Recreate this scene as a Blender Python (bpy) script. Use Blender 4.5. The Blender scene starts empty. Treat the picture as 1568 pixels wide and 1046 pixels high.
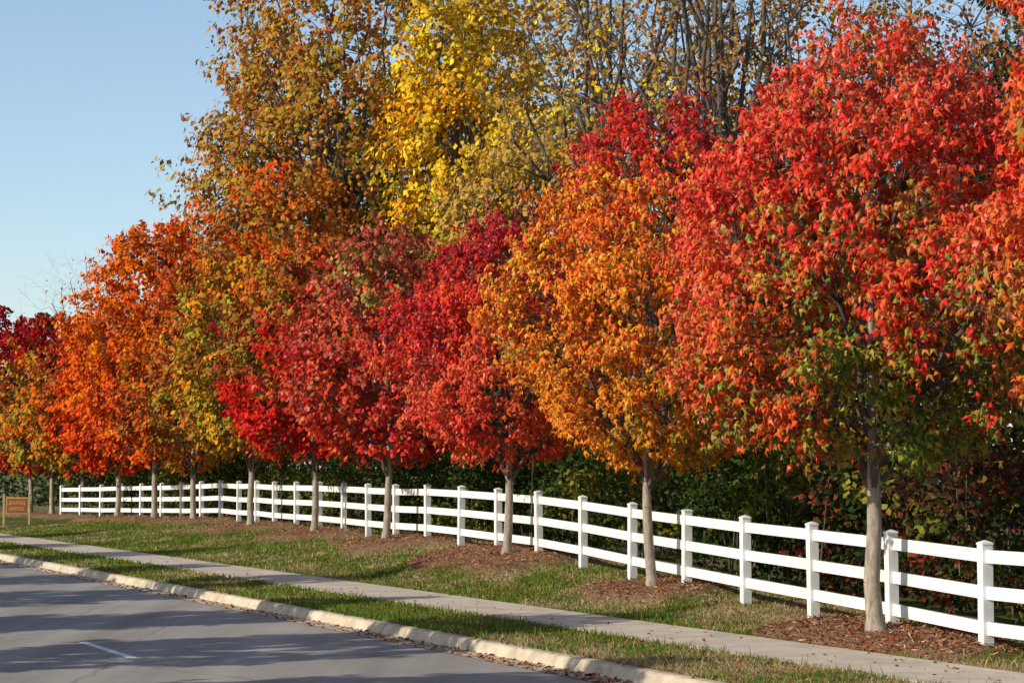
import bpy, math, random
import numpy as np
from mathutils import Vector
rng=np.random.default_rng(7)
random.seed(7)
sc=bpy.context.scene
sc.view_settings.view_transform='Standard'; sc.view_settings.look='None'; sc.view_settings.exposure=0
# ------------------------------------------------------------------ layout
def K(D): return 2.14-0.47*(np.asarray(D,float)-21)
FENCE=[(7.9,16.6),(6.85,18.85),(6.0,21.15),(5.295,23.5),(4.676,25.85),(4.045,28.2),(3.40,30.55),(2.735,32.9),(2.016,35.2),(1.27,37.5),(.51,39.8),(-.276,42.1),(-1.08,44.4),(-1.88,46.7),(-2.71,49),(-3.51,51.3),(-4.30,53.6),(-5.13,55.8),(-5.96,58.0),(-6.82,60.3),(-7.61,62.6),(-8.44,64.8),(-9.3,67),(-10.25,69.25),(-11.25,71.45),(-12.3,73.65),(-13.4,75.8),(-14.55,77.95),(-15.7,80.1),(-16.9,82.2),(-18.1,84.3)]
FX=np.array([p[0] for p in FENCE]); FD=np.array([p[1] for p in FENCE])
def fenceX(D): return np.where(np.asarray(D)>84.3, -18.1-.55*(np.asarray(D)-84.3), np.interp(D,FD,FX))
def sF(D): return np.clip(fenceX(D)-K(D),3.9,30)
def Fz(D): return np.interp(D,[15,23.5,33,40,45,67,78,90,130],[.2,.2,.38,.60,.64,.62,.42,.22,.2])
_g=np.random.default_rng(3).random((256,256))
def vn(x,y,sc_=1.0,o=0):
    x=np.asarray(x,float)*sc_+o*17.3+500; y=np.asarray(y,float)*sc_+o*31.7+500
    xi=np.floor(x).astype(int); yi=np.floor(y).astype(int); fx=x-xi; fy=y-yi
    fx=fx*fx*(3-2*fx); fy=fy*fy*(3-2*fy)
    a=_g[xi%256,yi%256]; b=_g[(xi+1)%256,yi%256]; c=_g[xi%256,(yi+1)%256]; d=_g[(xi+1)%256,(yi+1)%256]
    return (a*(1-fx)+b*fx)*(1-fy)+(c*(1-fx)+d*fx)*fy
def sstep(a,b,x):
    t=np.clip((x-a)/(b-a),0,1); return t*t*(3-2*t)
TREES=[(6.75,19.4),(4.36,25.2),(2.2,32.9),(-.1,39.9),(-2.82,47),(-5.0,53),(-7.35,59),(-10.1,66.5),(-12.1,71),(-14.4,76.5),(-16.9,82.5),(-19.3,88),(-21.6,94),(-24.6,99)]
def mulch(X,D):
    m=np.zeros_like(X,float)
    for i,(tx,ty) in enumerate(TREES):
        dx=(X-tx)*.92+(D-ty)*.40; dy=-(X-tx)*.40+(D-ty)*.92
        k=1.05+.15*math.sin(i*2.3)+(.25 if i>2 else 0)
        r=np.sqrt((dx/(1.2*k))**2+(dy/(2.0*k))**2)
        r=r+(vn(X,D,1.3,5)-.5)*.6
        m=np.maximum(m,1-sstep(.65,1.05,r))
    return m
def H(X,D):
    X=np.asarray(X,float); D=np.asarray(D,float)
    s=X-K(D); sf=sF(D)
    zr=np.full_like(s,-.03)
    zv=.13+.05*np.clip(s/1.75,0,1)
    zf=.18+(Fz(D)-.18)*sstep(3.4,1.0*sf+.1,s)
    z=np.where(s<.08,zr,np.where(s<3.35,zv,np.maximum(zf,.18)+(vn(X,D,.7,2)-.5)*.06*sstep(3.4,4.4,s)))
    z=np.where(s>3.4,z+.15*mulch(X,D)*sstep(3.4,4.0,s),z)
    z=np.where(s<-9.5,.12,z)
    return z
# ------------------------------------------------------------------ materials
def newmat(n):
    m=bpy.data.materials.new(n); m.use_nodes=True; nt=m.node_tree
    b=nt.nodes['Principled BSDF']; return m,nt,b
def N(nt,t,**k):
    n=nt.nodes.new(t)
    for a,v in k.items(): setattr(n,a,v)
    return n
def noise(nt,scale,detail=5,rough=.6,vec=None):
    n=N(nt,'ShaderNodeTexNoise'); n.inputs['Scale'].default_value=scale; n.inputs['Detail'].default_value=detail; n.inputs['Roughness'].default_value=rough
    if vec is None:
        tc=N(nt,'ShaderNodeTexCoord'); vec=tc.outputs['Object']
    nt.links.new(vec,n.inputs['Vector']); return n
def ramp(nt,fac,stops):
    r=N(nt,'ShaderNodeValToRGB'); e=r.color_ramp.elements
    while len(e)<len(stops): e.new(.5)
    for i,(p,c) in enumerate(stops): e[i].position=p; e[i].color=(*c,1)
    nt.links.new(fac,r.inputs[0]); return r
def mixc(nt,f,a,b,mode='MIX'):
    m=N(nt,'ShaderNodeMix',data_type='RGBA',blend_type=mode)
    for s,v in ((0,f),(6,a),(7,b)):
        if hasattr(v,'is_linked'): nt.links.new(v,m.inputs[s])
        elif s==0: m.inputs[0].default_value=v
        else: m.inputs[s].default_value=(*v,1)
    return m.outputs[2]
def bump(nt,b,h,st=.4,dist=.02):
    n=N(nt,'ShaderNodeBump'); n.inputs['Strength'].default_value=st; n.inputs['Distance'].default_value=dist
    nt.links.new(h,n.inputs['Height']); nt.links.new(n.outputs[0],b.inputs['Normal'])
def simple(name,stops,scale,rough=.8,bs=.4,bd=.01,spec=.3,detail=6):
    m,nt,b=newmat(name); n=noise(nt,scale,detail); r=ramp(nt,n.outputs[0],stops)
    nt.links.new(r.outputs[0],b.inputs['Base Color']); b.inputs['Roughness'].default_value=rough
    b.inputs['Specular IOR Level'].default_value=spec
    bump(nt,b,n.outputs[0],bs,bd); return m
def leafmat(name,tr=.35,rough=.5,gloss=False):
    m=bpy.data.materials.new(name); m.use_nodes=True; nt=m.node_tree; b=nt.nodes['Principled BSDF']; out=nt.nodes['Material Output']
    at=N(nt,'ShaderNodeAttribute',attribute_name='Col')
    if gloss:
        nt.links.new(at.outputs['Color'],b.inputs['Base Color']); b.inputs['Roughness'].default_value=rough; b.inputs['Specular IOR Level'].default_value=.28
    else:
        nt.nodes.remove(b); b=N(nt,'ShaderNodeBsdfDiffuse'); nt.links.new(at.outputs['Color'],b.inputs[0]); nt.links.new(b.outputs[0],out.inputs[0])
    if tr>0:
        t=N(nt,'ShaderNodeBsdfTranslucent'); nt.links.new(at.outputs['Color'],t.inputs[0])
        mx=N(nt,'ShaderNodeMixShader'); mx.inputs[0].default_value=tr
        nt.links.new(b.outputs[0],mx.inputs[1]); nt.links.new(t.outputs[0],mx.inputs[2]); nt.links.new(mx.outputs[0],out.inputs[0])
    return m
M_leaf=leafmat('autumn_leaves',.28,.42,True); M_fleaf=leafmat('woodland_leaves',.25); M_grass=leafmat('grass_blades',.2); M_chip=leafmat('mulch_chip',0.0)
def barkmat(name,a,b_):
    m,nt,b=newmat(name); tc=N(nt,'ShaderNodeTexCoord'); mp=N(nt,'ShaderNodeMapping'); mp.inputs['Scale'].default_value=(1,1,.25)
    nt.links.new(tc.outputs['Object'],mp.inputs[0]); n=noise(nt,18,6,.7,mp.outputs[0]); r=ramp(nt,n.outputs[0],[(.3,a),(.7,b_)])
    nt.links.new(r.outputs[0],b.inputs['Base Color']); b.inputs['Roughness'].default_value=.9; bump(nt,b,n.outputs[0],.7,.02); return m
M_bark=barkmat('maple_bark',(.15,.12,.09),(.46,.39,.31))
M_dbark=barkmat('dark_bark',(.045,.036,.028),(.16,.125,.10))
# ------------------------------------------------------------------ mesh builder
class MB:
    def __init__(s): s.v=[];s.f=[];s.m=[];s.c=[];s.sm=[];s.n=0
    def add(s,v,f,mi=0,c=None,smooth=False):
        v=np.asarray(v,float).reshape(-1,3); f=np.asarray(f,int).reshape(-1,3)
        s.v.append(v); s.f.append(f+s.n); s.m.append(np.full(len(f),mi)); s.n+=len(v)
        s.c.append(np.ones((len(v),3))*.2 if c is None else np.asarray(c,float)); s.sm.append(np.full(len(f),smooth))
    def obj(s,name,mats,parent=None):
        v=np.concatenate(s.v); f=np.concatenate(s.f); m=np.concatenate(s.m); c=np.concatenate(s.c); sm=np.concatenate(s.sm)
        me=bpy.data.meshes.new(name); me.vertices.add(len(v)); me.vertices.foreach_set('co',v.astype(np.float32).ravel())
        me.loops.add(len(f)*3); me.loops.foreach_set('vertex_index',f.astype(np.int32).ravel())
        me.polygons.add(len(f)); me.polygons.foreach_set('loop_start',(np.arange(len(f))*3).astype(np.int32))
        for mt in mats: me.materials.append(mt)
        me.polygons.foreach_set('material_index',m.astype(np.int32)); me.polygons.foreach_set('use_smooth',sm.astype(bool))
        me.update(calc_edges=True)
        a=me.color_attributes.new(name='Col',type='FLOAT_COLOR',domain='POINT')
        a.data.foreach_set('color',np.concatenate([c,np.ones((len(c),1))],1).astype(np.float32).ravel())
        o=bpy.data.objects.new(name,me); bpy.context.collection.objects.link(o)
        if parent: o.parent=parent
        return o
def nrm(a): return a/np.maximum(np.linalg.norm(a,axis=-1,keepdims=True),1e-9)
LS={'maple':(np.array([(0,0,0),(-.44,.48,-.26),(-.16,.50,.05),(0,1.0,-.30),(.16,.50,.05),(.44,.48,-.26)]),[(0,2,1),(0,4,2),(4,3,2),(0,5,4)]),
    'far':(np.array([(0,0,0),(-.42,.5,-.12),(0,1,-.08),(.42,.5,-.12)]),[(0,2,1),(0,3,2)]),
    'blade':(np.array([(-.5,0,0),(.5,0,0),(0,1,0)]),[(0,1,2)])}
def add_leaves(mb,P,Nn,T,size,col,shape,mi=1,w=1.0):
    S,F=LS[shape]; n=len(P); Nn=nrm(Nn); T=nrm(T-Nn*np.sum(T*Nn,1,keepdims=True)); B=np.cross(T,Nn)
    size=np.broadcast_to(np.asarray(size,float),(n,))[:,None,None]
    w=np.broadcast_to(np.asarray(w,float),(n,))[:,None,None]
    v=P[:,None,:]+size*(S[None,:,0:1]*w*B[:,None,:]+S[None,:,1:2]*T[:,None,:]+S[None,:,2:3]*Nn[:,None,:])
    f=(np.arange(n)*len(S))[:,None,None]+np.array(F)[None]
    mb.add(v.reshape(-1,3),f.reshape(-1,3),mi,np.repeat(col,len(S),0))
def add_tubes(mb,p0,p1,r0,r1,k=5,mi=0):
    p0=np.asarray(p0,float);p1=np.asarray(p1,float);r0=np.asarray(r0,float)[:,None,None];r1=np.asarray(r1,float)[:,None,None]
    d=nrm(p1-p0); a=nrm(np.cross(d,np.array([.31,.95,.02]))); b=np.cross(d,a)
    th=np.arange(k)*2*np.pi/k; ring=np.cos(th)[None,:,None]*a[:,None,:]+np.sin(th)[None,:,None]*b[:,None,:]
    v=np.concatenate([p0[:,None]+ring*r0,p1[:,None]+ring*r1],1)
    i=np.arange(k); j=(i+1)%k
    F=np.concatenate([np.stack([i,j,j+k],1),np.stack([i,j+k,i+k],1)])
    f=(np.arange(len(p0))*2*k)[:,None,None]+F[None]
    mb.add(v.reshape(-1,3),f.reshape(-1,3),mi,None,True)
def bez(a,c,b,n):
    t=np.linspace(0,1,n)[:,None]; return (1-t)**2*a+2*t*(1-t)*c+t*t*b
CR=(.50,.016,.020);RD=(.76,.036,.020);CO=(.82,.15,.055);OR=(.82,.185,.010);YO=(.82,.33,.016);YE=(.82,.58,.03);GR=(.13,.20,.03);OL=(.35,.27,.035);DR=(.26,.016,.018);BR=(.37,.105,.03);YG=(.38,.38,.035);TAN=(.44,.28,.10)
RO=(.80,.095,.014);PK=(.82,.19,.10)
def tree(name,x,y,h,R,cb,tr,nc,nl,ls,pal,L=.55,sig=.13,limbs=12,seed=0,shape='far',prof=((0,.3),(.12,.72),(.32,1),(.6,.86),(.85,.5),(1,.12)),bark=None,lean=(0,0),up=.6,shell=.55,br=1.0,rad2=1.0,zones=(.34,.72),trunk_to=.8,leaf=None,twigs=1):
    g=np.random.default_rng(seed+100); z0=float(H(x,y))-.05; base=np.array([x,y,z0]); mb=MB()
    ch=h-cb; pt,pr=[p[0] for p in prof],[p[1] for p in prof]
    ph=g.random(6)*6.28
    def env(th,t):
        l=1+.17*np.sin(3*th+ph[0])*np.sin(6*t+ph[1])+.12*np.sin(5*th+ph[2]+7*t)+.10*np.sin(2*th+ph[3]-11*t)
        return R*np.interp(t,pt,pr)*l
    def at(th,t,rho):
        r=env(th,t)*rho
        return np.stack([base[0]+lean[0]*t+r*np.cos(th),base[1]+lean[1]*t+r*np.sin(th)*rad2,z0+cb+ch*t],-1)
    ns=10; ts=np.linspace(0,1,ns+1); top=cb+ch*trunk_to
    wob=np.cumsum(g.normal(0,.018*h/7,(ns+1,2)),0); wob[0]=0
    tp=np.stack([base[0]+wob[:,0]+lean[0]*ts*trunk_to,base[1]+wob[:,1],z0+ts*top],1)
    rr=tr*(1-ts)**.9*.95+.012
    fz=cb/top
    rr=np.where(ts>fz,rr*.75,rr)
    tt=np.linspace(0,1,31); tpf=np.stack([np.interp(tt,ts,tp[:,i]) for i in range(3)],1); rf=np.interp(tt,ts,rr)
    rf[0]=tr*1.5; rf[1]=max(rf[1],tr*1.02)
    add_tubes(mb,tpf[:-1],tpf[1:],rf[:-1],rf[1:],10)
    nodes=[];nr=[]
    S0=[];S1=[];R0=[];R1=[]
    for i in range(limbs):
        th=i*2.4+g.normal(0,.3); q=(i+.5)/limbs
        tt_=.22+.74*q*g.uniform(.85,1.05); end=at(np.array(th),np.array(min(tt_,.97)),.78)
        zs=cb*.80+ (ch*.55)*max(0,q-.35)**1.0 ; f=min(zs/top,.97)
        st=np.array([np.interp(f,ts,tp[:,k]) for k in range(3)])
        dl=np.linalg.norm(end-st); c=st+np.array([(end[0]-st[0])*.35,(end[1]-st[1])*.35,max(dl*.42,(end[2]-st[2])*.5)])
        p=bez(st,c,end,9)+np.vstack([np.zeros(3),g.normal(0,.02*dl,(8,3))]); r=np.linspace(tr*.5,.008*br+.004,9)*(1 if q<.8 else .8)
        S0+=list(p[:-1]);S1+=list(p[1:]);R0+=list(r[:-1]);R1+=list(r[1:])
        nodes+=list(p[3:]);nr+=list(r[3:])
    for k in range(5,ns+1): nodes.append(tp[k]); nr.append(rr[k])
    add_tubes(mb,S0,S1,R0,R1,6,2)
    nodes=np.array(nodes);nr=np.array(nr); nodes_ok=nodes[:,2]>z0+cb*.8; nodes=nodes[nodes_ok]; nr=nr[nodes_ok]
    t=g.random(nc*3); keep=g.random(nc*3)<np.interp(t,pt,pr)+.05; t=t[keep][:nc]; n=len(t)
    th=g.random(n)*6.283; rho=shell+(1.0-shell)*g.random(n)**.6
    C=at(th,t,rho)
    D=np.linalg.norm(C[:,None]-nodes[None],axis=2)+2.2*np.maximum(0,nodes[None,:,2]-C[:,None,2]+.1)
    ni=D.argmin(1); A=nodes[ni]; ar=np.minimum(nr[ni]*.5,.014*br)
    out=nrm(np.stack([np.cos(th),np.sin(th),np.zeros(n)],1))
    ax=nrm(out*.65+np.array([0,0,1])*up+g.normal(0,.35,(n,3)))
    LL=L*g.uniform(.5,1.35,n)
    mid=(A+C)/2+np.array([0,0,.10])*np.linalg.norm(C-A,axis=1,keepdims=True)+g.normal(0,.05,(n,3))*br
    E=C+ax*LL[:,None]
    add_tubes(mb,A,mid,ar,ar*.7,4,2); add_tubes(mb,mid,C,ar*.7,ar*.4,4,2); add_tubes(mb,C,E,ar*.4,ar*.12+.001,3,2)
    for _ in range(twigs):
        q=g.random(n)[:,None]; s=C+(E-C)*q; e=s+nrm(g.normal(0,1,(n,3))+ax*.8)*LL[:,None]*.5*(1+.3*_); add_tubes(mb,s,e,ar*.3,ar*.1+.001,3,2)
    cnt=np.maximum(1,(nl*g.uniform(.5,1.4,n)*LL/L)).astype(int); idx=np.repeat(np.arange(n),cnt); m=len(idx)
    u=g.random(m); P=C[idx]+ax[idx]*(u*LL[idx])[:,None]+g.normal(0,1,(m,3))*sig*(1.15-.75*u)[:,None]*np.array([1,1,.85])
    o=out[idx]; Nn=o*.6+np.array([-.15,-.10,.40])+g.normal(0,.43,(m,3)); T=o*.35+np.array([0,0,-.95])+g.normal(0,.42,(m,3))
    tz=t[idx]+ (vn(C[idx][:,0]+C[idx][:,2],C[idx][:,1]+C[idx][:,2]*.7,.9,seed)-.5)*.5+g.normal(0,.06,m)
    zone=np.where(tz<zones[0],0,np.where(tz<zones[1],1,2))
    pals=[np.array(pal['low']),np.array(pal['mid']),np.array(pal['top'])]
    cn=vn(C[:,0]*1.3+C[:,2]*.8,C[:,1]+C[:,2]*1.1,1.0,seed+9); cn=np.clip((cn-.5)*1.5+.5+g.normal(0,.2,n),0,.999)
    col=np.zeros((m,3)); pick=np.clip(cn[idx]+g.normal(0,.17,m),0,.999)
    for zi in range(3):
        Pz=pals[zi]; k=len(Pz); w=zone==zi; q=pick[w]*(k-1); i0=np.floor(q).astype(int); i1=np.minimum(i0+1,k-1); fr=(q-i0)[:,None]
        col[w]=Pz[i0]*(1-fr)+Pz[i1]*fr
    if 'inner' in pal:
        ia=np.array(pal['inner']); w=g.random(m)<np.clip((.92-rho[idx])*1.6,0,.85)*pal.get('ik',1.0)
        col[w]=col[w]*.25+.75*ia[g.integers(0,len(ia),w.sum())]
    col*=g.uniform(.65,1.22,m)[:,None]*(1+g.normal(0,.07,(m,3)))
    col=np.clip(col,.003,.85)
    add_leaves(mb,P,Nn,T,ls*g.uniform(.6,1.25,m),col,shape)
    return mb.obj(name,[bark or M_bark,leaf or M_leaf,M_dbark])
# ------------------------------------------------------------------ ground
sv=np.concatenate([[-4000,-900,-200,-60,-25,-14,-11,-9.9,-9.52,-9.46,-5,-.3,.06,.10,.4,.9,1.4,1.75,2.5,3.3,3.36],np.arange(3.6,16,.22),[17,19,22,28,40,80,300,1200,5000]])
dv=np.concatenate([[-400,-60,-10,5,12],np.arange(16,100,.3),[104,110,120,140,180,300,700,1800,4500]])
Dg,Sg=np.meshgrid(dv,sv,indexing='ij'); Xg=K(np.clip(Dg,-60,300))+Sg; Zg=H(Xg,np.clip(Dg,-60,300)); Zg=np.where((Sg<.08)&(Sg>-9.5),-.03,np.where(Sg<=-9.5,.12,Zg))
def strawf(X,D):
    s=X-K(D); v=vn(X,D,.55,1)*.5+vn(X,D,1.9,4)*.45
    return np.clip(v+.03+.14*(s>3.3)*sstep(2.0,0,sF(D)-s)+.14*(s<1.7)*sstep(34,24,D),0,1)
straw=strawf(Xg,Dg); mu=mulch(Xg,Dg)*(Sg>3.5)
nd,nsx=Dg.shape; ii=np.arange(nd*nsx).reshape(nd,nsx)
a,b,c,d=ii[:-1,:-1].ravel(),ii[:-1,1:].ravel(),ii[1:,1:].ravel(),ii[1:,:-1].ravel()
mb=MB(); mb.add(np.stack([Xg,Dg,Zg],-1).reshape(-1,3),np.concatenate([np.stack([a,b,c],1),np.stack([a,c,d],1)]),0,np.stack([straw,mu,straw*0],-1).reshape(-1,3),True)
m,nt,bb=newmat('grass_ground'); at=N(nt,'ShaderNodeAttribute',attribute_name='Col'); sep=N(nt,'ShaderNodeSeparateColor'); nt.links.new(at.outputs['Color'],sep.inputs[0])
n1=noise(nt,9,8,.7); n2=noise(nt,60,6,.7)
g1=ramp(nt,n2.outputs[0],[(.3,(.035,.058,.012)),(.7,(.11,.155,.03))]); s1=ramp(nt,n2.outputs[0],[(.3,(.14,.10,.05)),(.7,(.38,.29,.16))])
mth=N(nt,'ShaderNodeMath',operation='ADD'); nt.links.new(sep.outputs[0],mth.inputs[0]); nt.links.new(n1.outputs[0],mth.inputs[1])
m3=N(nt,'ShaderNodeMapRange'); m3.inputs[1].default_value=.99; m3.inputs[2].default_value=1.32; nt.links.new(mth.outputs[0],m3.inputs[0])
gc=mixc(nt,m3.outputs[0],g1.outputs[0],s1.outputs[0]); mr=ramp(nt,n2.outputs[0],[(.3,(.10,.05,.03)),(.5,(.27,.15,.085)),(.72,(.44,.28,.17))])
gc2=mixc(nt,sep.outputs[1],gc,mr.outputs[0]); nt.links.new(gc2,bb.inputs['Base Color']); bb.inputs['Roughness'].default_value=1; bb.inputs['Specular IOR Level'].default_value=.05
bump(nt,bb,n2.outputs[0],.8,.04)
mb.obj('ground',[m])
# ------------------------------------------------------------------ road, kerb, sidewalk
def strip(mb,s0,s1,d0,d1,z0,z1=None,thick=None,mi=0):
    z1=z0 if z1 is None else z1; da,db=d0,d1
    v=[(K(da)+s0,da,z0),(K(da)+s1,da,z1),(K(db)+s1,db,z1),(K(db)+s0,db,z0)]
    f=[(0,1,2),(0,2,3)]
    if thick:
        v+=[(p[0],p[1],p[2]-thick) for p in v]; f+=[(0,4,5),(0,5,1),(1,5,6),(1,6,2),(2,6,7),(2,7,3),(3,7,4),(3,4,0)]
    mb.add(v,f,mi)
m,nt,b=newmat('asphalt'); n1=noise(nt,130,4,.8); n2=noise(nt,.45,5,.6)
tc=N(nt,'ShaderNodeTexCoord'); mp=N(nt,'ShaderNodeMapping'); mp.inputs['Rotation'].default_value=(0,0,math.radians(-25.2)); mp.inputs['Scale'].default_value=(1.6,.05,1); nt.links.new(tc.outputs['Object'],mp.inputs[0]); n3=noise(nt,1.0,3,.5,mp.outputs[0])
r1=ramp(nt,n1.outputs[0],[(.3,(.20,.185,.165)),(.7,(.42,.39,.34))]); r2=ramp(nt,n2.outputs[0],[(.3,(.85,.85,.85)),(.7,(1.1,1.1,1.1))]); r3=ramp(nt,n3.outputs[0],[(.35,(.82,.82,.82)),(.65,(1.12,1.12,1.12))])
c=mixc(nt,1.0,r1.outputs[0],r2.outputs[0],'MULTIPLY'); c=mixc(nt,1.0,c,r3.outputs[0],'MULTIPLY')
vo=N(nt,'ShaderNodeTexVoronoi',feature='DISTANCE_TO_EDGE'); vo.inputs['Scale'].default_value=.22; wn=noise(nt,1.2,6,.7); tc2=N(nt,'ShaderNodeTexCoord')
wv=mixc(nt,.35,tc2.outputs['Object'],wn.outputs['Color'],'ADD'); nt.links.new(wv,vo.inputs['Vector'])
cr=ramp(nt,vo.outputs['Distance'],[(.0,(.6,.6,.6)),(.005,(1,1,1))]); c=mixc(nt,1.0,c,cr.outputs[0],'MULTIPLY')
nt.links.new(c,b.inputs['Base Color']); b.inputs['Roughness'].default_value=.85; bump(nt,b,n1.outputs[0],.5,.006)
M_as=m
mb=MB(); strip(mb,-9.0,-.42,-60,330,0.0,0.0); mb.obj('road',[M_as])
M_paint=simple('road_paint',[(.35,(.5,.5,.48)),(.5,(.82,.82,.8))],14,.7,.2,.003)
mb=MB()
for d0 in np.arange(25.7-8.6*4,130,8.6): strip(mb,-4.63,-4.50,d0,d0+2.3,.004,.004)
mb.obj('lane_markings',[M_paint])
M_con=simple('concrete_kerb',[(.25,(.30,.24,.17)),(.5,(.48,.40,.29)),(.75,(.62,.54,.42))],3.5,.9,.3,.005,detail=10)
mb=MB()
def kerb(mb,sg,off):
    for d0 in np.arange(-30,200,2.7):
        e=d0+2.685
        prof=[(-.43,.006),(-.04,.008),(-.02,.05),(.03,.125),(.06,.142),(.17,.146),(.19,.05)]
        vv=[]
        for dd in (d0,e):
            for (s,z) in prof: vv.append((K(dd)+off+sg*s,dd,z))
        n=len(prof); ff=[]
        for i in range(n-1): ff+=[(i,i+1,i+1+n),(i,i+1+n,i+n)]
        mb.add(vv,ff,0)
kerb(mb,1,0); kerb(mb,-1,-9.4); mb.obj('kerb',[M_con])
M_walk=simple('sidewalk_concrete',[(.25,(.38,.32,.25)),(.55,(.54,.47,.38)),(.8,(.64,.57,.47))],2.2,.9,.25,.004,detail=12)
mb=MB()
for d0 in np.arange(-30,200,1.65): strip(mb,1.75,3.3,d0,d0+1.635,.215,.225,.07)
mb.obj('sidewalk',[M_walk])
# ------------------------------------------------------------------ fence
mb=MB()
def box(mb,p,q,w,h0,h1):
    p=np.array(p,float);q=np.array(q,float); d=nrm((q-p)*np.array([1,1,0])); s=np.cross(d,[0,0,1])*w/2
    v=[p+s+[0,0,h0],p-s+[0,0,h0],q-s+[0,0,h0],q+s+[0,0,h0],p+s+[0,0,h1],p-s+[0,0,h1],q-s+[0,0,h1],q+s+[0,0,h1]]
    mb.add(v,[(0,1,2),(0,2,3),(4,6,5),(4,7,6),(0,4,5),(0,5,1),(1,5,6),(1,6,2),(2,6,7),(2,7,3),(3,7,4),(3,4,0)],0)
PZ=[np.array([x,y,float(np.interp(y,[15,23.5,33,40,45,67,78,90],[.19,.19,.36,.59,.635,.62,.42,.22]))+random.uniform(-.012,.012)]) for x,y in FENCE]
for i,p in enumerate(PZ):
    q=PZ[min(i+1,len(PZ)-1)]; o=PZ[max(i-1,0)]; d=nrm((q-o)*np.array([1,1,0])); s=np.cross(d,[0,0,1])
    tl=np.array([random.uniform(-.012,.012),random.uniform(-.012,.012),0])
    def ring(w,z): return [p+tl*z+a_*d*w+b_*s*w+[0,0,z] for a_,b_ in ((-1,-1),(1,-1),(1,1),(-1,1))]
    w=.064; lv=[(w,-.3),(w,1.272),(w+.007,1.274),(w+.007,1.292),(w*.8,1.304),(.004,1.325)]
    vv=[];ff=[]
    for r_,z_ in lv: vv+=ring(r_,z_)
    for k in range(len(lv)-1):
        for j in range(4):
            a_=k*4+j;b_=k*4+(j+1)%4; ff+=[(a_,b_,b_+4),(a_,b_+4,a_+4)]
    mb.add(vv,ff,0)
    if i<len(PZ)-1:
        dd=nrm(q-p)
        for (h0,h1) in ((.27,.415),(.67,.815),(1.07,1.215)):
            jit=random.uniform(-.006,.006)
            box(mb,p+dd*.05,q-dd*.05,.042,h0+jit,h1+jit)
m,nt,b=newmat('white_vinyl'); n1=noise(nt,2.5,8,.7); r=ramp(nt,n1.outputs[0],[(.3,(.62,.61,.57)),(.5,(.76,.76,.745))])
# splash dirt near the ground
n9=noise(nt,7,6,.7); nt.links.new(r.outputs[0],b.inputs['Base Color']); b.inputs['Roughness'].default_value=.45
fo=mb.obj('white_fence',[m])
# ------------------------------------------------------------------ sign
par=bpy.data.objects.new('leasing_office_sign',None); bpy.context.collection.objects.link(par)
sx,sy=-17.95,76.0; sz=float(H(sx,sy)); par.location=(sx,sy,sz)
M_sgn=simple('sign_board',[(.3,(.22,.06,.02)),(.7,(.30,.09,.03))],5,.6,.1,.002); M_gold=simple('sign_gold',[(.3,(.55,.36,.10)),(.7,(.65,.45,.15))],5,.6,.1,.002); M_fr=simple('sign_frame',[(.3,(.40,.27,.10)),(.7,(.5,.34,.14))],5,.6,.1,.002)
def bx(name,loc,dim,mat,parent):
    bpy.ops.mesh.primitive_cube_add(size=1,location=(0,0,0)); o=bpy.context.object; o.name=name; o.data.name=name
    for v in o.data.vertices: v.co=Vector((v.co.x*dim[0],v.co.y*dim[1],v.co.z*dim[2]))
    md=o.modifiers.new('b','BEVEL'); md.width=.006; md.segments=2
    o.data.materials.append(mat); o.parent=parent; o.location=loc; return o
bx('board',(0,0,.72),(.80,.03,.60),M_fr,par)
bx('panel',(0,-.02,.72),(.72,.02,.52),M_sgn,par)
for i,xx in enumerate((-.46,.46)):
    bx('post_%d'%(i+1),(xx,0,.52),(.07,.07,1.2),M_fr,par); bx('cap_%d'%(i+1),(xx,0,1.135),(.10,.10,.03),M_fr,par)
for i,(tx,zz) in enumerate((('LEASING',.76),('OFFICE',.54))):
    cu=bpy.data.curves.new('lettering','FONT'); cu.body=tx; cu.size=.17; cu.align_x='CENTER'; cu.extrude=.004
    o=bpy.data.objects.new('lettering_%d'%(i+1),cu); bpy.context.collection.objects.link(o); o.data.materials.append(M_gold); o.parent=par; o.location=(0,-.036,zz); o.rotation_euler=(math.radians(90),0,0)
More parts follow.
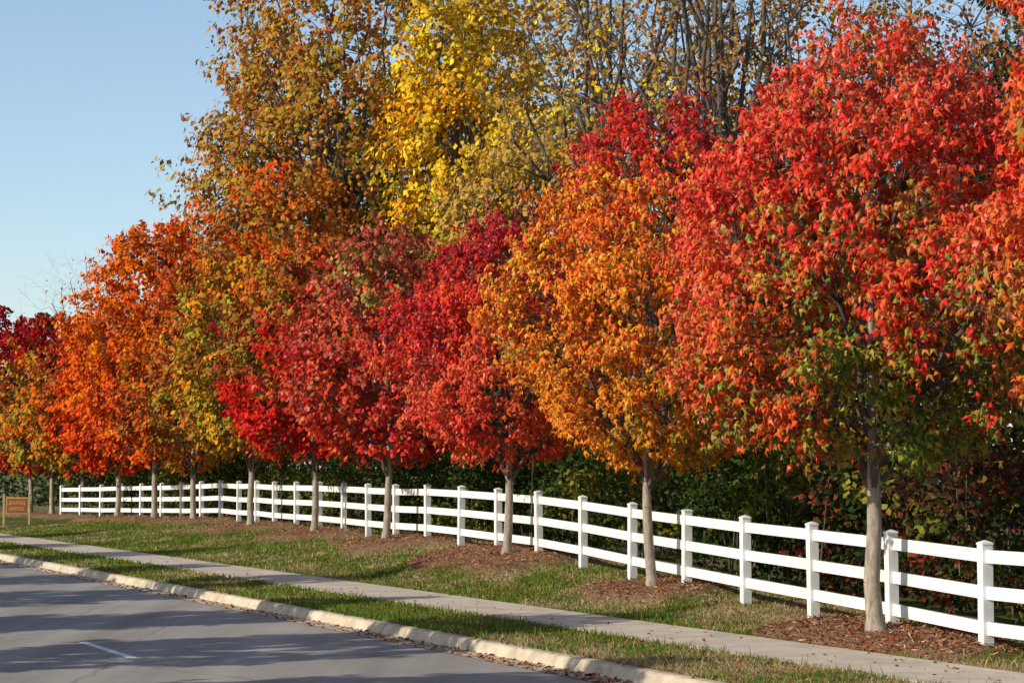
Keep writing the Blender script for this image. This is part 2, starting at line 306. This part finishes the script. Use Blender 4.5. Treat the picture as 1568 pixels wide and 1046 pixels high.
# ------------------------------------------------------------------ maples
MP=[
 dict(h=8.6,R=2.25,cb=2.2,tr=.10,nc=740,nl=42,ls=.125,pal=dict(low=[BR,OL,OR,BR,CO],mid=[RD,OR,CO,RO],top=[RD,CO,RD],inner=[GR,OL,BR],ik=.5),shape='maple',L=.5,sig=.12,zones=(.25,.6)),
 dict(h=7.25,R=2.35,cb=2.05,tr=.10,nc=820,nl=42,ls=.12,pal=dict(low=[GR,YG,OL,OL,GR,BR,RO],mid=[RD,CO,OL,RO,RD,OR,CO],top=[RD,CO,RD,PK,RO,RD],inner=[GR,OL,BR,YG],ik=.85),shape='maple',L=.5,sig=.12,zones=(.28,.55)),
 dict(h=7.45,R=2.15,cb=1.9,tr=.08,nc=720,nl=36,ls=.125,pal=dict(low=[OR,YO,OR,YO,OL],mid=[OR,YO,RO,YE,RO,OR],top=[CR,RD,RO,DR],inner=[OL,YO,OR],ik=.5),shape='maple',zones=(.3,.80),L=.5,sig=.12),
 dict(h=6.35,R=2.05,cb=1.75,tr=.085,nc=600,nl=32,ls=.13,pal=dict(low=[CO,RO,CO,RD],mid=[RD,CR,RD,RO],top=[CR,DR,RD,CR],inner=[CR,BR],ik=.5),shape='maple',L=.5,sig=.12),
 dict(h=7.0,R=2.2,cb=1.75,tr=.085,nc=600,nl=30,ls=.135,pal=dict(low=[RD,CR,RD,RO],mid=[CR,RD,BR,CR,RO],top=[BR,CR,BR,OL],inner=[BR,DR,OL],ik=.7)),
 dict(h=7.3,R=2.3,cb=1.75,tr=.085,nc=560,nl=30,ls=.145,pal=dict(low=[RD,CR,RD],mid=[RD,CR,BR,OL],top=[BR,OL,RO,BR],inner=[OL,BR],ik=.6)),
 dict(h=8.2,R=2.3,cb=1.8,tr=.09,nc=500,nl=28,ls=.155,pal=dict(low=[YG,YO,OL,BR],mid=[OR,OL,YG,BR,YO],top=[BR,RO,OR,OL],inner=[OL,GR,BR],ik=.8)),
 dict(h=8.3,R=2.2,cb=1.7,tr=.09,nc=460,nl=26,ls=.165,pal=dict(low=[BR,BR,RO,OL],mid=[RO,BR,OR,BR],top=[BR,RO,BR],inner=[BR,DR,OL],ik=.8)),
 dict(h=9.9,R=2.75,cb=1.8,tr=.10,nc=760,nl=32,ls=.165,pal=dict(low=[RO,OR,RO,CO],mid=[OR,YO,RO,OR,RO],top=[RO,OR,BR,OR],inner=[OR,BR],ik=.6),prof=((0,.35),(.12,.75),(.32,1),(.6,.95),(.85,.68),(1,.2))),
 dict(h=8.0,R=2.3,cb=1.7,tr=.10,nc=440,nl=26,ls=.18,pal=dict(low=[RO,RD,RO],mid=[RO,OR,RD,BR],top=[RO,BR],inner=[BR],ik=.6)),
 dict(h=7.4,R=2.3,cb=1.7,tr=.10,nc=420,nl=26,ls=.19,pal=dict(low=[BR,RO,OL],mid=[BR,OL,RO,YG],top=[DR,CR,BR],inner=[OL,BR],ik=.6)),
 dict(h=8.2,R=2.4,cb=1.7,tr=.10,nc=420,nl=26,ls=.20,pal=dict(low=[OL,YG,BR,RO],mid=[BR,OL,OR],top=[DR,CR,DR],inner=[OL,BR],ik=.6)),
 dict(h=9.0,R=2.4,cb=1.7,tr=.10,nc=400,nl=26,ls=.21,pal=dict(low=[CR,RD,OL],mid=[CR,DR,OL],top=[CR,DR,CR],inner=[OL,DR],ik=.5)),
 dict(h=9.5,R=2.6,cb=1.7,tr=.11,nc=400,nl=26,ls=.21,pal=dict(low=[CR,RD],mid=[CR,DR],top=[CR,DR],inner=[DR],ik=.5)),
]
for i,((x,y),kw) in enumerate(zip(TREES,MP)): tree('maple_tree',x,y,seed=i+1,leaf=M_leaf if i<5 else M_fleaf,**kw)
# trees across the street (left of view) - same young maples
for i,(dy,hh) in enumerate([(13.5,6.0),(18,5.2),(23,6.9),(28,6.3),(33.5,7.6),(39,6.5),(45,7.8),(51,6.8),(58,8.0),(66,7.4)]):
    tree('maple_tree',float(K(dy))-12.2,dy,hh,1.5+.25*math.sin(i*3.7),1.8,.10,210,24,.24,dict(low=[OR,RO],mid=[RD,OR],top=[CR,RD]),seed=50+i,leaf=M_fleaf)
# ------------------------------------------------------------------ background trees
BP=((0,.25),(.15,.6),(.4,1),(.7,.85),(.9,.5),(1,.15))
YB=(.52,.31,.045); RB=(.52,.21,.035)
bg=dict(shape='far',bark=M_dbark,prof=BP,leaf=M_fleaf)
tree('tulip_poplar_tree',-5.9,73,22.5,4.8,5.0,.26,600,42,.21,dict(low=[OL,YB,BR],mid=[RB,BR,YB,OL,RB],top=[RB,YB,RB,BR],inner=[OL,BR]),L=1.2,sig=.28,limbs=30,seed=21,br=2.4,shell=.35,**bg)
tree('oak_tree',-8.7,76,17.8,3.3,5.0,.2,380,36,.22,dict(low=[OL,YB,BR],mid=[RB,BR,OL,YB],top=[RB,YB,BR],inner=[OL,BR]),L=1.1,sig=.28,limbs=22,seed=35,br=2.0,shell=.35,**bg)
tree('oak_tree',-7.6,69,11.8,3.0,3,.16,380,30,.2,dict(low=[OL,BR,RO],mid=[RB,BR,OL],top=[RO,RB,BR]),L=.9,sig=.25,limbs=16,seed=22,br=1.8,**bg)
tree('hickory_tree',-1.7,67,19.5,2.0,5,.2,420,34,.21,dict(low=[YE,YB,YG],mid=[YE,YO,YE],top=[YE,YB,YE]),L=1.0,sig=.24,limbs=20,seed=23,br=1.8,**bg)
tree('oak_tree',-3.2,76,16.0,4.3,4,.2,520,30,.23,dict(low=[OL,YG],mid=[OL,YG,YB,GR],top=[OL,YB,YG]),L=1.0,sig=.30,limbs=20,seed=24,br=1.8,**bg)
tree('oak_tree',1.0,64,12.6,3.2,4,.2,400,28,.2,dict(low=[OL,YB],mid=[YB,TAN,YB],top=[YB,YE,TAN]),L=1.0,sig=.28,limbs=18,seed=25,br=1.8,**bg)
tree('tulip_poplar_tree',3.2,60,21,4.4,4,.24,520,13,.18,dict(low=[OL,YB],mid=[YB,TAN,YE],top=[YE,YB,TAN]),L=1.3,sig=.30,limbs=34,seed=26,br=2.8,shell=.2,twigs=2,**bg)
tree('tulip_poplar_tree',5.6,56,21.5,4.0,4,.24,520,12,.16,dict(low=[OL,BR],mid=[TAN,BR,YB],top=[TAN,YB,RB]),L=1.3,sig=.30,limbs=34,seed=27,br=2.8,shell=.2,twigs=2,**bg)
tree('oak_tree',0.5,78,21,5.0,4,.24,520,24,.24,dict(low=[OL,YB],mid=[YB,OL,TAN],top=[YB,TAN,RB]),L=1.2,sig=.34,limbs=24,seed=33,br=2.2,shell=.25,**bg)
tree('oak_tree',8.4,60,18,4.3,4,.22,560,20,.18,dict(low=[OL,BR],mid=[BR,TAN,RB],top=[TAN,RB,YB]),L=1.1,sig=.32,limbs=26,seed=28,br=2.2,shell=.25,**bg)
tree('oak_tree',11.6,56,15.0,3.8,4,.22,420,9,.17,dict(low=[OL,BR],mid=[BR,TAN,RB],top=[TAN,RB,BR]),L=1.2,sig=.32,limbs=30,seed=29,br=2.8,shell=.25,twigs=3,**bg)
tree('pine_tree',15.2,58,16,2.4,4,.2,400,46,.2,dict(low=[(.03,.06,.02)],mid=[(.035,.07,.02)],top=[(.05,.09,.025)]),L=.9,sig=.2,limbs=24,seed=30,br=1.8,**bg)
tree('bare_tree',-20.3,100,12.2,2.6,2.5,.12,260,1,.12,dict(low=[BR],mid=[BR],top=[BR]),L=1.2,sig=.2,limbs=24,seed=31,br=2.2,twigs=3,**bg)
# ------------------------------------------------------------------ leaf masses
def mass(name,C,r,n_per,size,cols,seed,rz=.8,stems=None,sf=6):
    g=np.random.default_rng(seed); n=len(C); mb=MB()
    if stems is not None:
        k=slice(0,n//sf); add_tubes(mb,stems[k],C[k],np.full(n,.02)[k],np.full(n,.008)[k],4)
    idx=np.repeat(np.arange(n),n_per); m=len(idx); d=nrm(g.normal(0,1,(m,3)))
    rr=np.broadcast_to(r,(n,))[idx]*(g.random(m)**.4)
    P=C[idx]+d*rr[:,None]*np.array([1,1,rz]); Nn=d*.6+np.array([0,0,.5])+g.normal(0,.5,(m,3)); T=d*.5+np.array([0,0,-.3])+g.normal(0,.6,(m,3))
    cols=np.asarray(cols); cc=cols if cols.shape==(n,3) else cols[g.integers(0,len(cols),n)]
    col=cc[idx]*g.uniform(.6,1.35,m)[:,None]*(1+g.normal(0,.08,(m,3)))
    add_leaves(mb,P,Nn,T,size*g.uniform(.6,1.3,m),np.clip(col,.003,.7),'far')
    return mb.obj(name,[M_dbark,M_fleaf])
g=np.random.default_rng(5)
n=1500; D=22+66*g.random(n)**1.15; off=1.4+2.1*g.random(n)+.6*vn(D,D*0,.8,12); hmax=np.interp(D,[22,32,45,90],[3.2,2.8,2.3,2.4])*(.7+.6*vn(D,D*0,.6,3)); zz=g.random(n)**1.0*hmax
X=fenceX(D)+off*(1.05-.15*zz/3); C=np.stack([X,D,H(X,D)+zz+.1],1)
hc=np.array([(.025,.047,.012),(.042,.075,.017),(.085,.115,.024),(.21,.19,.03),(.06,.038,.022),(.20,.05,.03)])
pk=np.clip(vn(D,zz*1.5,.6,8)*4.2+g.normal(0,.6,n)-.3,0,3.4).astype(int); pk=np.where((D<34)&(g.random(n)<.55),4+(g.random(n)<.4),pk)
st=C.copy(); st[:,2]=H(X,D)-.05; st[:,0]+=g.normal(0,.15,n)
mass('hedge',C,.40,42,.11,hc[pk],6,stems=st)
n=850; D=24+75*g.random(n); off=5+4*g.random(n); hm=np.interp(D,[24,45,60,75,100],[7,7.5,7.5,6,4]); zz=g.random(n)**.9*hm
X=fenceX(D)+off; C=np.stack([X,D,.4+zz],1)
uc=np.array([(.04,.065,.018),(.06,.09,.025),(.15,.13,.03),(.19,.11,.035),(.09,.06,.03)])
st=C.copy(); st[:,2]=.2
mass('woodland_understory',C,1.0,34,.28,uc,7,stems=st)
n=700; D=85+30*g.random(n); X=-4+34*g.random(n); hm=8+4.5*sstep(-4,6,X)*(1-.3*sstep(14,20,X)); C=np.stack([X,D,.4+g.random(n)*hm],1); st=C.copy(); st[:,2]=.1
mass('distant_woodland',C,1.7,36,.5,np.array([(.13,.11,.04),(.2,.13,.05),(.25,.17,.06),(.08,.10,.04)]),8,stems=st)
n=260; D=118+12*g.random(n); X=-55+40*g.random(n); C=np.stack([X,D,.3+g.random(n)*3.2],1); st=C.copy(); st[:,2]=.1
mass('distant_hedge',C,1.1,50,.3,np.array([(.03,.05,.02),(.05,.08,.02)]),9,stems=st)
# ------------------------------------------------------------------ grass blades, mulch chips, fallen leaves
def sampleD(n,a,b,g): 
    u=g.random(n); return 1/((1/a)*(1-u)+(1/b)*u)
g=np.random.default_rng(11)
n=420000; D=sampleD(n,19.5,75,g); s=g.uniform(.2,12,n); X=K(D)+s; sf=sF(D)
ok=(np.abs(X)<.265*D)&((s<1.74)|(s>3.32))&(s<sf+1.6); mu=mulch(X,D); ok&=(g.random(n)>mu*1.3)
X,D,s=X[ok],D[ok],s[ok]; n=len(X); sv_=strawf(X,D)+g.normal(0,.10,n)
stw=(sv_>.62)
P=np.stack([X,D,H(X,D)-.005],1)
gcol=np.array([.112,.178,.028])[None]*g.uniform(.5,1.5,n)[:,None]; gcol[:,0]*=g.uniform(.8,1.4,n)
scol=np.array([.42,.33,.17])[None]*g.uniform(.45,1.2,n)[:,None]; col=np.where(stw[:,None],scol,gcol)
T=np.stack([g.normal(0,.35,n),g.normal(0,.35,n),np.ones(n)],1); T[stw]+=g.normal(0,.9,(stw.sum(),3))*np.array([1,1,0])
Nn=np.stack([g.normal(0,.5,n),-np.ones(n),g.normal(0,.2,n)],1)
hgt=g.uniform(.03,.075,n)*np.where(g.random(n)<.05,1.9,1)*np.where((s<.45)|((s>1.6)&(s<1.75))|((s>3.3)&(s<3.5)),1.35,1); mb=MB(); add_leaves(mb,P,Nn,T,hgt,col,'blade',0,w=(.008+.0004*D)/hgt); mb.obj('grass',[M_grass])
n=220000; D=sampleD(n,19.5,98,g); s=g.uniform(3.5,13,n); X=K(D)+s; ok=(g.random(n)<mulch(X,D)+.05)&(np.abs(X)<.265*D)&(s<sF(D)+1.5); X,D=X[ok],D[ok]; n=len(X)
P=np.stack([X,D,H(X,D)+.008],1); T=g.normal(0,1,(n,3))*np.array([1,1,.25]); Nn=np.stack([g.normal(0,.4,n),g.normal(0,.4,n),np.ones(n)],1)
cb_=np.array([(.14,.07,.04),(.32,.18,.105),(.50,.34,.21),(.08,.045,.03),(.30,.10,.05)])[g.integers(0,5,n)]*g.uniform(.7,1.2,n)[:,None]
mb=MB(); add_leaves(mb,P,Nn,T,g.uniform(.04,.11,n),cb_,'far',0,w=.3); mb.obj('mulch_bed',[M_chip])
n=22000; D=sampleD(n,19.5,80,g); s=np.where(g.random(n)<.12,g.uniform(-.45,.1,n),g.uniform(.2,12,n)); X=K(D)+s; ok=(s<sF(D)+1.5)&(np.abs(X)<.265*D)&((s<1.7)|(s>3.3)|(g.random(n)<.05)); X,D,s=X[ok],D[ok],s[ok]; n=len(X)
z=np.where(s<.08,.014,np.where((s>1.7)&(s<3.35),.232,H(X,D)+.03)); P=np.stack([X,D,z],1); Nn=np.stack([g.normal(0,.35,n),g.normal(0,.35,n),np.ones(n)],1); T=g.normal(0,1,(n,3))*np.array([1,1,.1])
cl=np.array([BR,(.30,.14,.06),(.45,.12,.04),(.22,.11,.06),(.4,.24,.12),DR])[g.integers(0,6,n)]*g.uniform(.5,1.0,n)[:,None]
mb=MB(); add_leaves(mb,P,Nn,T,g.uniform(.035,.08,n),cl,'maple',0); mb.obj('fallen_leaves',[M_chip])
# ------------------------------------------------------------------ light
SH=np.array([.88,.475]); SH=SH/np.linalg.norm(SH); el=math.radians(25)
ld=Vector((SH[0]*math.cos(el),SH[1]*math.cos(el),-math.sin(el)))
su=bpy.data.lights.new('sun','SUN'); su.energy=5.0; su.angle=math.radians(.5); su.color=(1,.91,.76); so=bpy.data.objects.new('sun',su); bpy.context.collection.objects.link(so); so.rotation_euler=ld.to_track_quat('-Z','Y').to_euler(); so.location=(-20,-10,30)
w=bpy.data.worlds.new('World'); sc.world=w; w.use_nodes=True; nt=w.node_tree; bgd=nt.nodes['Background']; sk=nt.nodes.new('ShaderNodeTexSky'); sk.sky_type='NISHITA'; sk.sun_disc=False; sk.sun_elevation=el; sk.sun_rotation=math.atan2(-SH[0],-SH[1]); sk.air_density=1.0; sk.dust_density=.6; sk.ozone_density=1.6
tc=nt.nodes.new('ShaderNodeTexCoord'); sp=nt.nodes.new('ShaderNodeSeparateXYZ'); nt.links.new(tc.outputs['Generated'],sp.inputs[0])
hr=ramp(nt,sp.outputs[2],[(0.0,(1.0,1.05,1.15)),(.10,(.75,1.0,1.25)),(.24,(.55,.82,1.1)),(.5,(0,0,0))])
ad=mixc(nt,1.0,sk.outputs[0],hr.outputs[0],'ADD')
nt.links.new(ad,bgd.inputs[0]); bgd.inputs[1].default_value=.14
# ------------------------------------------------------------------ camera
cam=bpy.data.cameras.new('camera'); cam.lens=73.5; cam.sensor_width=36; cam.clip_end=12000; co=bpy.data.objects.new('camera',cam); bpy.context.collection.objects.link(co); co.location=(0,0,2.3); co.rotation_euler=(math.radians(93.48),0,0); sc.camera=co
